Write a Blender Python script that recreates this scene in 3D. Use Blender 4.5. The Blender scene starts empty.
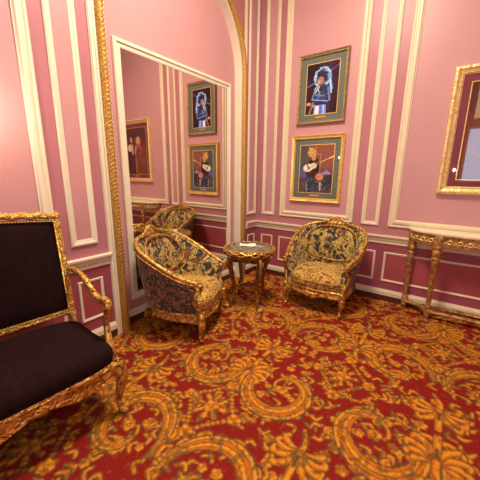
import bpy, bmesh, math, random
import numpy as np
from mathutils import Vector, Matrix
PI = math.pi
random.seed(3)
sc = bpy.context.scene
C = sc.collection

# ------------------------------------------------------------------ camera
YAW, PITCH, ROLL = math.radians(35.676), math.radians(12.952), math.radians(0.629)
def cam_axes():
    cy, sy, cp, sp = math.cos(YAW), math.sin(YAW), math.cos(PITCH), math.sin(PITCH)
    f = Vector((-sy*cp, cy*cp, -sp)); r = Vector((cy, sy, 0)); u = r.cross(f)
    cr, sr = math.cos(ROLL), math.sin(ROLL)
    return cr*r + sr*u, -sr*r + cr*u, f
r_, u_, f_ = cam_axes()
cd = bpy.data.cameras.new('camera'); cam = bpy.data.objects.new('camera', cd); C.objects.link(cam)
cam.matrix_world = Matrix(((r_.x, u_.x, -f_.x, 2.538), (r_.y, u_.y, -f_.y, -3.966), (r_.z, u_.z, -f_.z, 1.6), (0, 0, 0, 1)))
cd.sensor_width = 36; cd.lens = 36*287.73/480; cd.clip_start = 0.05
sc.camera = cam

# ------------------------------------------------------------------ world, lights, exposure
w = bpy.data.worlds.new('world'); sc.world = w; w.use_nodes = True
w.node_tree.nodes['Background'].inputs[0].default_value = (0.62, 0.78, 1.0, 1)
w.node_tree.nodes['Background'].inputs[1].default_value = 4.8
def area(name, loc, target, sx, sy, power, col):
    l = bpy.data.lights.new(name, 'AREA'); l.shape = 'RECTANGLE'; l.size = sx; l.size_y = sy
    l.energy = power; l.color = col
    o = bpy.data.objects.new(name, l); C.objects.link(o); o.location = loc
    o.rotation_euler = (Vector(target)-Vector(loc)).to_track_quat('-Z', 'Y').to_euler()
    return o
def point(name, loc, power, col, rad):
    l = bpy.data.lights.new(name, 'POINT'); l.energy = power; l.color = col; l.shadow_soft_size = rad
    o = bpy.data.objects.new(name, l); C.objects.link(o); o.location = loc
    return o
area('ceiling_light', (1.45, -2.3, 4.5), (1.5, -2.3, 0), 0.7, 0.7, 185, (1.0, 0.81, 0.59))
area('added_glass_glow', (3.32, -5.6, 3.42), (3.2, 0, 2.2), 1.1, 0.85, 9, (1.0, 0.66, 0.32))  # added warm panel, hung below the ceiling to reflect as glow in the poster glass
point('chandelier_light', (2.98, -5.5, 3.55), 24, (1.0, 0.78, 0.56), 0.05)
point('sconce_light', (0.24, -3.44, 2.00), 11, (1.0, 0.76, 0.50), 0.04)
point('camera_flash', (2.55, -3.98, 1.73), 22, (1.0, 0.93, 0.88), 0.02)
sc.view_settings.view_transform = 'Standard'; sc.view_settings.look = 'None'
sc.view_settings.gamma = 1; sc.view_settings.exposure = -0.08; sc.view_settings.use_curve_mapping = False

# ------------------------------------------------------------------ materials
def nodes(name):
    m = bpy.data.materials.new(name); m.use_nodes = True
    nt = m.node_tree; b = nt.nodes['Principled BSDF']
    return m, nt, b
def N(nt, t, **kw):
    n = nt.nodes.new(t)
    for k, v in kw.items():
        if k in n.inputs: n.inputs[k].default_value = v
        else: setattr(n, k, v)
    return n
def ramp(nt, fac, stops, interp='LINEAR'):
    r = nt.nodes.new('ShaderNodeValToRGB'); r.color_ramp.interpolation = interp
    e = r.color_ramp.elements
    while len(e) < len(stops): e.new(0.5)
    for i, (p, c) in enumerate(stops):
        e[i].position = p; e[i].color = (*c, 1)
    nt.links.new(fac, r.inputs[0]); return r
def bump(nt, b, h, strength=0.3, dist=0.01):
    n = nt.nodes.new('ShaderNodeBump'); n.inputs['Strength'].default_value = strength; n.inputs['Distance'].default_value = dist
    nt.links.new(h, n.inputs['Height']); nt.links.new(n.outputs[0], b.inputs['Normal'])
def plain(name, col, rough=0.5, metal=0.0, var=0.06, scale=6, bs=0.0, spec=0.5, sheen=0):
    m, nt, b = nodes(name)
    tc = N(nt, 'ShaderNodeTexCoord'); no = N(nt, 'ShaderNodeTexNoise', Scale=scale, Detail=4.0)
    nt.links.new(tc.outputs['Object'], no.inputs['Vector'])
    lo = tuple(c*(1-var) for c in col); hi = tuple(min(1, c*(1+var)) for c in col)
    r = ramp(nt, no.outputs['Fac'], [(0.3, lo), (0.7, hi)])
    nt.links.new(r.outputs[0], b.inputs['Base Color'])
    b.inputs['Roughness'].default_value = rough; b.inputs['Metallic'].default_value = metal
    b.inputs['Specular IOR Level'].default_value = spec
    if sheen: b.inputs['Sheen Weight'].default_value = sheen
    if bs: bump(nt, b, no.outputs['Fac'], bs)
    return m
def gilt(name, dark, mid, light, scale=40, rough=0.32, metal=0.75, bs=0.6, dist=0.01):
    m, nt, b = nodes(name)
    tc = N(nt, 'ShaderNodeTexCoord')
    no = N(nt, 'ShaderNodeTexNoise', Scale=scale, Detail=3.0, Distortion=0.8)
    vo = N(nt, 'ShaderNodeTexVoronoi', Scale=scale*1.3)
    nt.links.new(tc.outputs['Object'], no.inputs['Vector']); nt.links.new(tc.outputs['Object'], vo.inputs['Vector'])
    mx = N(nt, 'ShaderNodeMath', operation='ADD'); nt.links.new(no.outputs['Fac'], mx.inputs[0])
    mm = N(nt, 'ShaderNodeMath', operation='MULTIPLY'); mm.inputs[1].default_value = 0.35
    nt.links.new(vo.outputs['Distance'], mm.inputs[0]); nt.links.new(mm.outputs[0], mx.inputs[1])
    r = ramp(nt, mx.outputs[0], [(0.40, dark), (0.56, mid), (0.80, light)])
    nt.links.new(r.outputs[0], b.inputs['Base Color'])
    b.inputs['Roughness'].default_value = rough; b.inputs['Metallic'].default_value = metal
    bump(nt, b, mx.outputs[0], bs, dist)
    return m
def tapestry(name, stops, scale=16):
    m, nt, b = nodes(name)
    tc = N(nt, 'ShaderNodeTexCoord')
    n1 = N(nt, 'ShaderNodeTexNoise', Scale=scale, Detail=2.0, Distortion=1.6)
    n2 = N(nt, 'ShaderNodeTexVoronoi', Scale=scale*1.5)
    for n in (n1, n2): nt.links.new(tc.outputs['Object'], n.inputs['Vector'])
    mx = N(nt, 'ShaderNodeMix', data_type='FLOAT'); mx.inputs[0].default_value = 0.30
    nt.links.new(n1.outputs['Fac'], mx.inputs[2]); 
    sep = N(nt, 'ShaderNodeSeparateColor'); nt.links.new(n2.outputs['Color'], sep.inputs[0]); nt.links.new(sep.outputs[0], mx.inputs[3])
    r = ramp(nt, mx.outputs[0], stops, 'CONSTANT')
    # weave speckle
    n3 = N(nt, 'ShaderNodeTexNoise', Scale=scale*7, Detail=1.0); nt.links.new(tc.outputs['Object'], n3.inputs['Vector'])
    r3 = ramp(nt, n3.outputs['Fac'], [(0.35, (0.6, 0.6, 0.6)), (0.65, (1.25, 1.2, 1.15))])
    mc = N(nt, 'ShaderNodeMix', data_type='RGBA', blend_type='MULTIPLY'); mc.inputs[0].default_value = 1
    nt.links.new(r.outputs[0], mc.inputs[6]); nt.links.new(r3.outputs[0], mc.inputs[7])
    nt.links.new(mc.outputs[2], b.inputs['Base Color'])
    b.inputs['Roughness'].default_value = 0.8; b.inputs['Sheen Weight'].default_value = 0.15
    bump(nt, b, n3.outputs['Fac'], 0.3, 0.004)
    return m
def attr_mat(name, rough=0.7, bscale=0, coat=0, spec=0.3):
    m, nt, b = nodes(name)
    a = N(nt, 'ShaderNodeVertexColor'); a.layer_name = 'Col'
    nt.links.new(a.outputs[0], b.inputs['Base Color'])
    b.inputs['Roughness'].default_value = rough; b.inputs['Specular IOR Level'].default_value = spec
    if coat: b.inputs['Coat Weight'].default_value = coat; b.inputs['Coat Roughness'].default_value = 0.03
    if bscale:
        tc = N(nt, 'ShaderNodeTexCoord'); no = N(nt, 'ShaderNodeTexNoise', Scale=bscale, Detail=2.0)
        nt.links.new(tc.outputs['Object'], no.inputs['Vector']); bump(nt, b, no.outputs['Fac'], 0.4, 0.004)
    return m
M = {}
M['stripe'] = plain('wall_rose_paint', (0.45, 0.190, 0.235), 0.40, var=0.03, scale=2)
M['field'] = plain('wall_pink_paint', (0.56, 0.300, 0.33), 0.40, var=0.03, scale=2)
M['dado'] = plain('dado_rose_paint', (0.33, 0.075, 0.115), 0.4, var=0.03, scale=2)
M['dado_field'] = plain('dado_crimson_paint', (0.37, 0.075, 0.10), 0.4, var=0.03, scale=2)
M['cream'] = plain('cream_moulding_paint', (0.76, 0.68, 0.50), 0.42, var=0.04, scale=9)
M['white'] = plain('white_moulding_paint', (0.80, 0.76, 0.62), 0.42, var=0.03, scale=9)
M['base'] = plain('dark_skirting', (0.075, 0.02, 0.02), 0.45)
M['ceil'] = plain('ceiling_paint', (0.80, 0.66, 0.52), 0.7)
M['rope'] = gilt('gilded_rope', (0.14, 0.06, 0.012), (0.38, 0.19, 0.035), (0.62, 0.38, 0.10), 90, 0.4, 0.4)
M['gold'] = gilt('gilt_carving', (0.12, 0.045, 0.008), (0.50, 0.27, 0.045), (0.95, 0.68, 0.22), 70, 0.28, 0.75, 0.9, 0.02)
M['gold_pl'] = gilt('gilt_moulding', (0.45, 0.22, 0.03), (0.72, 0.42, 0.07), (0.88, 0.62, 0.17), 25, 0.30, 0.7, 0.3)
M['copper'] = gilt('reddish_gilt_carving', (0.07, 0.022, 0.006), (0.36, 0.14, 0.025), (0.75, 0.42, 0.10), 34, 0.30, 0.6, 1.0, 0.02)
M['chair_wood'] = gilt('gilded_walnut', (0.06, 0.020, 0.006), (0.27, 0.115, 0.020), (0.74, 0.46, 0.12), 30, 0.36, 0.55, 0.6, 0.01)
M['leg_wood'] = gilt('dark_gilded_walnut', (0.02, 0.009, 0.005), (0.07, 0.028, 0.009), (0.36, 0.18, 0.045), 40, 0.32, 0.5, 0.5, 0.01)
M['console_wood'] = gilt('antique_giltwood', (0.12, 0.05, 0.018), (0.31, 0.15, 0.045), (0.58, 0.34, 0.11), 22, 0.36, 0.45, 0.35, 0.01)
M['console_top'] = plain('honey_marble', (0.98, 0.90, 0.66), 0.22, var=0.10, scale=7)
M['marble'] = gilt('dark_marble', (0.05, 0.045, 0.03), (0.12, 0.10, 0.065), (0.24, 0.2, 0.13), 14, 0.12, 0.0, 0.0)
M['velvet'] = plain('dark_brown_velvet', (0.014, 0.0045, 0.006), 0.9, var=0.3, scale=30, spec=0.12, sheen=0.0)
NAV = (0.025, 0.030, 0.035); OLV = (0.17, 0.13, 0.035); GLD = (0.44, 0.30, 0.055); LGT = (0.58, 0.46, 0.14); RST = (0.25, 0.07, 0.03); BRN = (0.075, 0.035, 0.02)
M['tap_light'] = tapestry('floral_tapestry', [(0.0, NAV), (0.38, BRN), (0.415, GLD), (0.46, LGT), (0.51, BRN), (0.535, LGT), (0.58, OLV), (0.62, NAV), (0.66, RST)], 9)
M['tap_seat'] = tapestry('golden_floral_tapestry', [(0.0, OLV), (0.35, RST), (0.40, GLD), (0.46, (0.62, 0.42, 0.09)), (0.53, BRN), (0.55, (0.60, 0.36, 0.05)), (0.64, RST), (0.70, GLD)], 9)
M['tap_dark'] = tapestry('verdure_tapestry', [(0.0, GLD), (0.32, NAV), (0.42, (0.27, 0.10, 0.065)), (0.475, NAV), (0.525, (0.33, 0.13, 0.08)), (0.575, (0.10, 0.085, 0.04)), (0.61, NAV), (0.68, (0.40, 0.27, 0.11))], 9)
M['green_mat'] = plain('green_mount_board', (0.12, 0.155, 0.135), 0.7, var=0.15, scale=60)
M['maroon_mat'] = plain('maroon_mount_board', (0.19, 0.014, 0.045), 0.6, var=0.05)
M['old_frame'] = gilt('dull_gold_frame', (0.10, 0.065, 0.03), (0.24, 0.16, 0.07), (0.42, 0.30, 0.13), 60, 0.4, 0.4)
M['yellow_frame'] = gilt('bright_gold_frame', (0.62, 0.36, 0.06), (0.80, 0.52, 0.12), (0.9, 0.65, 0.22), 20, 0.30, 0.45, 0.2)
M['pale_frame'] = gilt('pale_gold_frame', (0.50, 0.31, 0.09), (0.76, 0.55, 0.21), (0.92, 0.76, 0.40), 30, 0.34, 0.4, 0.5)
M['photo'] = attr_mat('printed_photograph', 0.7, coat=0.0, spec=0.1)
M['carpet'] = attr_mat('figured_carpet', 0.95, 350, spec=0.1)
M['paper'] = plain('white_paper', (0.85, 0.84, 0.78), 0.6)
M['skin'] = None
m, nt, b = nodes('mirror_silver'); b.inputs['Metallic'].default_value = 1; b.inputs['Roughness'].default_value = 0.015
b.inputs['Base Color'].default_value = (0.80, 0.74, 0.69, 1); M['mirror'] = m
def glass_pane(name, ior):
    m, nt, b = nodes(name)
    for n in list(nt.nodes):
        if n.type != 'OUTPUT_MATERIAL': nt.nodes.remove(n)
    out = [n for n in nt.nodes][0]
    t = N(nt, 'ShaderNodeBsdfTransparent'); g = N(nt, 'ShaderNodeBsdfGlossy'); g.inputs['Roughness'].default_value = 0.02
    lw_ = N(nt, 'ShaderNodeLayerWeight'); lw_.inputs['Blend'].default_value = 0.5      # Schlick reflectance, the same from both sides
    pw = N(nt, 'ShaderNodeMath', operation='POWER'); pw.inputs[1].default_value = 5; nt.links.new(lw_.outputs['Facing'], pw.inputs[0])
    f0 = ((ior-1)/(ior+1))**2
    fr = N(nt, 'ShaderNodeMath', operation='MULTIPLY_ADD'); fr.inputs[1].default_value = 1-f0; fr.inputs[2].default_value = f0
    nt.links.new(pw.outputs[0], fr.inputs[0])
    mx = N(nt, 'ShaderNodeMixShader')
    nt.links.new(fr.outputs[0], mx.inputs[0]); nt.links.new(t.outputs[0], mx.inputs[1]); nt.links.new(g.outputs[0], mx.inputs[2])
    nt.links.new(mx.outputs[0], out.inputs['Surface'])
    return m
M['glass'] = glass_pane('picture_glass', 2.1)
M['thin_glass'] = glass_pane('anti_glare_picture_glass', 1.4)
M['window_glass'] = glass_pane('window_glass', 1.45)

# ------------------------------------------------------------------ mesh helpers
def obj(name, bm, mats, parent=None, smooth=True, kind=None, label=None):
    me = bpy.data.meshes.new(name)
    bmesh.ops.recalc_face_normals(bm, faces=bm.faces[:])
    bm.to_mesh(me); bm.free()
    for mt in (mats if isinstance(mats, (list, tuple)) else [mats]): me.materials.append(mt)
    if smooth:
        for p in me.polygons: p.use_smooth = True
        try: me.set_sharp_from_angle(angle=math.radians(40))
        except Exception: pass
    o = bpy.data.objects.new(name, me); C.objects.link(o)
    if parent: o.parent = parent
    if kind: o['kind'] = kind
    if label: o['label'] = label
    return o
def empty(name, loc, rz, label, cat, group=None):
    o = bpy.data.objects.new(name, None); C.objects.link(o); o.location = loc; o.rotation_euler = (0, 0, rz)
    o.empty_display_size = 0.1
    o['label'] = label; o['category'] = cat
    if group: o['group'] = group
    return o
def BM(): return bmesh.new()
def box(bm, x0, x1, y0, y1, z0, z1, mi=0, bev=0):
    vs = [bm.verts.new((x, y, z)) for z in (z0, z1) for y in (y0, y1) for x in (x0, x1)]
    fs = [(0, 2, 3, 1), (4, 5, 7, 6), (0, 1, 5, 4), (2, 6, 7, 3), (0, 4, 6, 2), (1, 3, 7, 5)]
    F = [bm.faces.new([vs[i] for i in f]) for f in fs]
    for f in F: f.material_index = mi
    if bev:
        es = set(e for f in F for e in f.edges)
        bmesh.ops.bevel(bm, geom=list(es), offset=bev, segments=2, affect='EDGES', profile=0.5)
def quad(bm, pts, mi=0):
    f = bm.faces.new([bm.verts.new(p) for p in pts]); f.material_index = mi
def smoothpath(P, n=8, closed=False):
    P = [Vector(p) for p in P]; out = []
    m = len(P); rng = m if closed else m-1
    for i in range(rng):
        if closed: a, b, c, d = P[(i-1) % m], P[i], P[(i+1) % m], P[(i+2) % m]
        else: a, b, c, d = P[max(i-1, 0)], P[i], P[i+1], P[min(i+2, m-1)]
        for k in range(n):
            t = k/n
            out.append(0.5*((2*b)+(c-a)*t+(2*a-5*b+4*c-d)*t*t+(3*b-a-3*c+d)*t*t*t))
    if not closed: out.append(P[-1].copy())
    return out
def interp(vals, n, m):      # radii spread over the path
    return [float(np.interp(i/(m-1), np.linspace(0, 1, len(vals)), vals)) for i in range(m)]
def sweep(bm, pts, rad, seg=8, closed=False, flat=1.0, up=None, mi=0):
    pts = [Vector(p) for p in pts]; m = len(pts)
    if not hasattr(rad, '__len__'): rad = [rad]*m
    elif len(rad) != m: rad = interp(rad, None, m)
    rings = []
    nrm = None
    for i in range(m):
        if closed: t = pts[(i+1) % m]-pts[(i-1) % m]
        else: t = pts[min(i+1, m-1)]-pts[max(i-1, 0)]
        t.normalize()
        if up is not None: s = t.cross(Vector(up)); 
        else:
            if nrm is None:
                s = t.cross(Vector((0, 0, 1)))
                if s.length < 0.2: s = t.cross(Vector((1, 0, 0)))
            else: s = t.cross(nrm)
        s.normalize(); n2 = s.cross(t).normalized(); nrm = n2
        ring = []
        for k in range(seg):
            a = 2*PI*k/seg
            ring.append(bm.verts.new(pts[i]+rad[i]*(math.cos(a)*s*flat+math.sin(a)*n2)))
        rings.append(ring)
    for i in range(m if closed else m-1):
        A, B = rings[i], rings[(i+1) % m]
        for k in range(seg):
            bm.faces.new((A[k], A[(k+1) % seg], B[(k+1) % seg], B[k])).material_index = mi
    if not closed:
        bm.faces.new(rings[0][::-1]); bm.faces.new(rings[-1])
def lathe(bm, prof, cx=0, cy=0, seg=20, flute=0, z0=None, z1=None):
    rings = []
    for r, z in prof:
        ring = []
        for k in range(seg):
            a = 2*PI*k/seg
            rr = r
            if flute and z0 < z < z1: rr = r*(1-flute*(k % 2))
            ring.append(bm.verts.new((cx+rr*math.cos(a), cy+rr*math.sin(a), z)))
        rings.append(ring)
    for A, B in zip(rings, rings[1:]):
        for k in range(seg): bm.faces.new((A[k], A[(k+1) % seg], B[(k+1) % seg], B[k]))
    bm.faces.new(rings[0][::-1]); bm.faces.new(rings[-1])
def blob(bm, c, r, sx=1, sy=1, sz=1, sub=2, rot=None):
    mt = Matrix.Translation(c) @ (rot or Matrix()) @ Matrix.Diagonal((sx, sy, sz, 1))
    bmesh.ops.create_icosphere(bm, subdivisions=sub, radius=r, matrix=mt)
def grid(bm, rows, closed_u=False, mi=0):
    V = [[bm.verts.new(p) for p in r] for r in rows]
    for i in range(len(V)-1):
        n = len(V[i])
        for j in range(n if closed_u else n-1):
            bm.faces.new((V[i][j], V[i][(j+1) % n], V[i+1][(j+1) % n], V[i+1][j])).material_index = mi
    return V
def color_plane(name, img, to3d, mat, parent=None, kind=None, label=None):
    """img: h x w x 3, row 0 at the top; to3d(s, t) with s right, t up in 0..1"""
    h, wd, _ = img.shape
    me = bpy.data.meshes.new(name)
    P = np.array([to3d(j/(wd-1), 1-i/(h-1)) for i in range(h) for j in range(wd)], np.float32)
    F = []
    idx = np.arange(h*wd).reshape(h, wd)
    q = np.stack([idx[1:, :-1], idx[1:, 1:], idx[:-1, 1:], idx[:-1, :-1]], -1).reshape(-1, 4)
    me.vertices.add(len(P)); me.vertices.foreach_set('co', P.ravel())
    me.loops.add(q.size); me.loops.foreach_set('vertex_index', q.ravel().astype(np.int32))
    me.polygons.add(len(q)); me.polygons.foreach_set('loop_start', np.arange(0, q.size, 4, dtype=np.int32))
    me.update(calc_edges=True); me.validate()
    ca = me.color_attributes.new('Col', 'FLOAT_COLOR', 'POINT')
    rgba = np.ones((h*wd, 4), np.float32); rgba[:, :3] = img.reshape(-1, 3)
    ca.data.foreach_set('color', rgba.ravel())
    me.materials.append(mat)
    o = bpy.data.objects.new(name, me); C.objects.link(o)
    if parent: o.parent = parent
    if kind: o['kind'] = kind
    if label: o['label'] = label
    return o

# ------------------------------------------------------------------ room shell
XR, YB, ZC = 5.2, -7.2, 4.6
AY0, AY1, AC, AR, ASP = -2.415, -0.455, -1.435, 0.980, 2.90      # arched recess
RD = -0.10
def arc(r, n=28, a0=0, a1=PI): return [(AC-r*math.cos(a0+(a1-a0)*k/n), ASP+r*math.sin(a0+(a1-a0)*k/n)) for k in range(n+1)]
ZR0, ZR1 = 0.757, 0.864
bm = BM()                                                          # left wall with the recess
def lw(y0, y1, z0, z1, mi, x=0.0): quad(bm, [(x, y0, z0), (x, y1, z0), (x, y1, z1), (x, y0, z1)], mi)
for (a, b2) in ((YB, AY0), (AY1, 0)):
    lw(a, b2, 0, ZR0, 2); lw(a, b2, ZR0, ASP, 0)
    lw(a, b2, ASP, ZC, 0) if False else None
lw(YB, AY0, ASP, ZC, 0); lw(AY1, 0, ASP, ZC, 0)
A_ = arc(AR)
for (y0, z0), (y1, z1) in zip(A_, A_[1:]):
    quad(bm, [(0, y0, z0), (0, y1, z1), (0, y1, ZC), (0, y0, ZC)], 0)
# recess back and reveal
lw(AY0, AY1, 0, ASP, 1, RD)
for (y0, z0), (y1, z1) in zip(A_, A_[1:]):
    quad(bm, [(RD, y0, ASP), (RD, y1, ASP), (RD, y1, z1), (RD, y0, z0)], 1)
    quad(bm, [(RD, y0, z0), (RD, y1, z1), (0, y1, z1), (0, y0, z0)], 4)
quad(bm, [(RD, AY0, 0), (0, AY0, 0), (0, AY0, ASP), (RD, AY0, ASP)], 4)
quad(bm, [(RD, AY1, 0), (0, AY1, 0), (0, AY1, ASP), (RD, AY1, ASP)], 4)
quad(bm, [(RD-.03, YB, 0), (RD-.03, 0, 0), (RD-.03, 0, ZC), (RD-.03, YB, ZC)], 0)
E2 = 0.0015
ZPB, ZPT = 0.976, 4.25
L_pan = [(-.264, -.017, .05), (-2.883, -2.653, .05), (-4.95, -2.985, .092), (-5.28, -5.05, .05)]
R_pan = [(.119, .346, .05), (.441, 1.534, .092), (1.643, 1.859, .05), (1.964, 3.93, .092), (4.03, 4.26, .05)]
L_dad = [(-.235, -.028), (-2.868, -2.640), (-4.95, -2.985), (-5.28, -5.05)]
R_dad = [(.115, .331), (.439, 1.534), (1.643, 1.866), (1.962, 3.93), (4.03, 4.26)]
for a, b2, wd in L_pan: lw(a+.02, b2-.02, ZPB+.02, ZPT-.02, 1, E2)
for a, b2 in L_dad: lw(a+.01, b2-.01, .27, .64, 3, E2)
WM = [M['stripe'], M['field'], M['dado'], M['dado_field'], M['white']]
obj('wall_left', bm, WM, smooth=False, kind='structure')
bm = BM()
def rw(x0, x1, z0, z1, mi, y=0.0): quad(bm, [(x0, y, z0), (x1, y, z0), (x1, y, z1), (x0, y, z1)], mi)
rw(RD, XR, 0, ZR0, 2); rw(RD, XR, ZR0, ZC, 0)
for a, b2, wd in R_pan: rw(a+.02, b2-.02, ZPB+.02, ZPT-.02, 1, -E2)
for a, b2 in R_dad: rw(a+.01, b2-.01, .27, .64, 3, -E2)
obj('wall_right', bm, WM, smooth=False, kind='structure')
bm = BM(); quad(bm, [(XR, 0, 0), (XR, YB, 0), (XR, YB, ZC), (XR, 0, ZC)], 1)
obj('wall_far', bm, WM, smooth=False, kind='structure')
# rear wall with a window opening
WX0, WX1, WZ0, WZ1 = 2.70, 4.6, 1.42, 3.0
bm = BM()
for (x0, x1, z0, z1) in ((RD, WX0, 0, ZC), (WX1, XR, 0, ZC), (WX0, WX1, 0, WZ0), (WX0, WX1, WZ1, ZC)):
    quad(bm, [(x0, YB, z0), (x1, YB, z0), (x1, YB, z1), (x0, YB, z1)], 1)
obj('wall_rear', bm, WM, smooth=False, kind='structure')
bm = BM()
for x in (WX0, WX1-.06): box(bm, x, x+.06, YB-.04, YB+.03, WZ0, WZ1)
for z in (WZ0, WZ1-.06): box(bm, WX0, WX1, YB-.035, YB+.025, z, z+.06)
wn = obj('window_1', bm, M['white'], smooth=False, kind='structure')
bm = BM(); box(bm, WX0+.06, WX1-.06, YB-.006, YB, WZ0+.06, WZ1-.06); obj('window_pane', bm, M['window_glass'], wn, smooth=False)
bm = BM(); quad(bm, [(RD-.03, YB, ZC), (XR, YB, ZC), (XR, 0, ZC), (RD-.03, 0, ZC)])
obj('ceiling', bm, M['ceil'], smooth=False, kind='structure')

# ------------------------------------------------------------------ carpet
CR = (0.215, 0.013, 0.010); OR = (0.50, 0.150, 0.010); YE = (0.64, 0.27, 0.024); OL = (0.085, 0.062, 0.026); DK = (0.16, 0.012, 0.012); GR = (0.20, 0.17, 0.08)
TW, TH, RES = 1.31, 1.74, 0.0055
nw, nh = int(TW/RES), int(TH/RES)
tile = np.zeros((nh, nw, 3), np.float32); tile[:] = CR
def disc(cx, cy, r, col):
    x0, x1 = int((cx-r)/RES)-1, int((cx+r)/RES)+2; y0, y1 = int((cy-r)/RES)-1, int((cy+r)/RES)+2
    xs = np.arange(x0, x1); ys = np.arange(y0, y1)
    X, Y = np.meshgrid(xs*RES-cx, ys*RES-cy)
    a = np.clip((r-np.sqrt(X*X+Y*Y))/RES+.5, 0, 1)[..., None]
    iy, ix = np.ix_(ys % nh, xs % nw)
    tile[iy, ix] = tile[iy, ix]*(1-a)+np.array(col, np.float32)*a
def stroke(P, wid, col, n=None):
    P = [np.array(p, float) for p in P]
    pts = smoothpath([(p[0], p[1], 0) for p in P], 10)
    wr = interp(wid, None, len(pts))
    for p, r in zip(pts, wr): disc(p[0], p[1], max(r, .002), col)
def leaf(P, wid):
    stroke(P, [x+.007 for x in wid], OL); stroke(P, wid, OR)
    off = [(p[0]+.003, p[1]+.003) for p in P]
    stroke(off, [x*.45 for x in wid], YE)
def rot(p, a, s=1, mir=1): return (s*mir*(p[0]*math.cos(a)-p[1]*math.sin(a)), s*(p[0]*math.sin(a)+p[1]*math.cos(a)))
def scroll(cx, cy, a, mir, s=1.0):
    def T(p): q = rot(p, a); return (cx+mir*q[0]*s, cy+q[1]*s)
    n = 60; sp = []
    for k in range(n):
        t = k/(n-1); th = -.5+t*2*PI*1.15; r = .275*(1-t)**.62*.92+.030
        sp.append((r*math.cos(th), r*math.sin(th)*1.12))
    for k in range(1, 44, 3):        # outward acanthus curls
        t = k/(n-1); x, y = sp[k]; d = math.hypot(x, y); ux, uy = x/d, y/d; tx, ty = -uy, ux
        L = .092*(1-t*.7)*(1 if k % 2 else .75)
        leaf([T((x, y)), T((x+ux*L*.7+tx*L*.2, y+uy*L*.7+ty*L*.2)), T((x+ux*L*.75+tx*L*.9, y+uy*L*.75+ty*L*.9)), T((x+ux*L*.35+tx*L*1.1, y+uy*L*.35+ty*L*1.1))], [.013, .014, .011, .008])
    for k in range(6, 48, 4):
        t = k/(n-1); x, y = sp[k]; d = math.hypot(x, y); ux, uy = x/d, y/d; tx, ty = -uy, ux
        L = .085*(1-t*.6)*(1 if k % 8 else .7)
        leaf([T((x, y)), T((x-ux*L*.6+tx*L*.3, y-uy*L*.6+ty*L*.3)), T((x-ux*L*.5+tx*L*1.0, y-uy*L*.5+ty*L*1.0))], [.013, .012, .007])
    pts = [T(p) for p in sp[::3]]
    W = lambda k: .050*math.sin(min(1, k/50)**.75*PI)**.9+.008
    stroke(pts, [W(k)+.006 for k in range(0, n, 3)], OL)
    for off, c2, wf in ((-.80, OR, .17), (-.30, YE, .21), (.26, OR, .20), (.78, YE, .19)):
        stroke([T((p[0]*(1+off*W(k*3)/max(.05, math.hypot(*p))), p[1]*(1+off*W(k*3)/max(.05, math.hypot(*p))))) for k, p in enumerate(sp[::3])], [max(.003, W(k)*wf) for k in range(0, n, 3)], c2)
    for k in range(4, 40, 5):        # veins cut across the band
        x, y = sp[k]; d = math.hypot(x, y); ux, uy = x/d, y/d; tx, ty = -uy, ux; w_ = W(k)
        stroke([T((x+ux*w_*.9, y+uy*w_*.9)), T((x+tx*w_*.8, y+ty*w_*.8)), T((x-ux*w_*.5+tx*w_*1.6, y-uy*w_*.5+ty*w_*1.6))], [.004, .003, .002], OL)
    flower(*T((0, 0)), .036)
    for q in ((.10, .05), (.02, -.11), (-.11, .02)): 
        flower(*T(q), .022)
def flower(cx, cy, r, n=5):
    for k in range(n):
        a = 2*PI*k/n+.3; disc(cx+r*.75*math.cos(a), cy+r*.75*math.sin(a), r*.62, OL)
    for k in range(n):
        a = 2*PI*k/n+.3; disc(cx+r*.75*math.cos(a), cy+r*.75*math.sin(a), r*.48, OR if k % 2 else YE)
    disc(cx, cy, r*.4, OL); disc(cx, cy, r*.25, YE)
def palmette(cx, cy, a, s=1.0):
    for k, d in enumerate((-1.9, 1.9, -1.45, 1.45, -1.0, 1.0, -.55, .55, 0)):
        L = (.20-.03*abs(d))*s; g = a+d; c = 1 if d > 0 else -1
        if d == 0: c = 0
        leaf([(cx, cy), (cx+L*.55*math.cos(g-.12*c), cy+L*.55*math.sin(g-.12*c)), (cx+L*math.cos(g+.1*c), cy+L*math.sin(g+.1*c)), (cx+L*.95*math.cos(g+.32*c), cy+L*.95*math.sin(g+.32*c))], [.012*s, .022*s, .018*s, .010*s])
    stroke([(cx-.02*math.cos(a), cy-.02*math.sin(a)), (cx+.10*s*math.cos(a), cy+.10*s*math.sin(a))], [.014, .008], OL)
    leaf([(cx, cy), (cx-.08*math.cos(a), cy-.08*math.sin(a)), (cx-.17*math.cos(a+.25), cy-.17*math.sin(a+.25))], [.02, .017, .006])
def cartouche(cx, cy):
    c = [(cx-.20, cy), (cx, cy+.25), (cx+.20, cy), (cx, cy-.25)]
    for k in range(4):
        a, b2 = np.array(c[k]), np.array(c[(k+1) % 4]); mid = (a+b2)/2; mid = mid+(np.array((cx, cy))-mid)*.12
        for t in np.linspace(.12, .88, 8):
            p = (1-t)**2*a+2*t*(1-t)*mid+t*t*b2; disc(p[0], p[1], .022, OL)
        for t in np.linspace(.12, .88, 8):
            p = (1-t)**2*a+2*t*(1-t)*mid+t*t*b2; disc(p[0], p[1], .015, OR); disc(p[0], p[1], .007, YE)
    for p in c:
        flower(p[0], p[1], .040, 6)
    for k in range(8):
        a = k*PI/4; leaf([(cx+.03*math.cos(a), cy+.03*math.sin(a)), (cx+.10*math.cos(a+.15), cy+.11*math.sin(a+.15))], [.010, .018])
    flower(cx, cy, .045, 6)
rr = random.Random(5)
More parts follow.
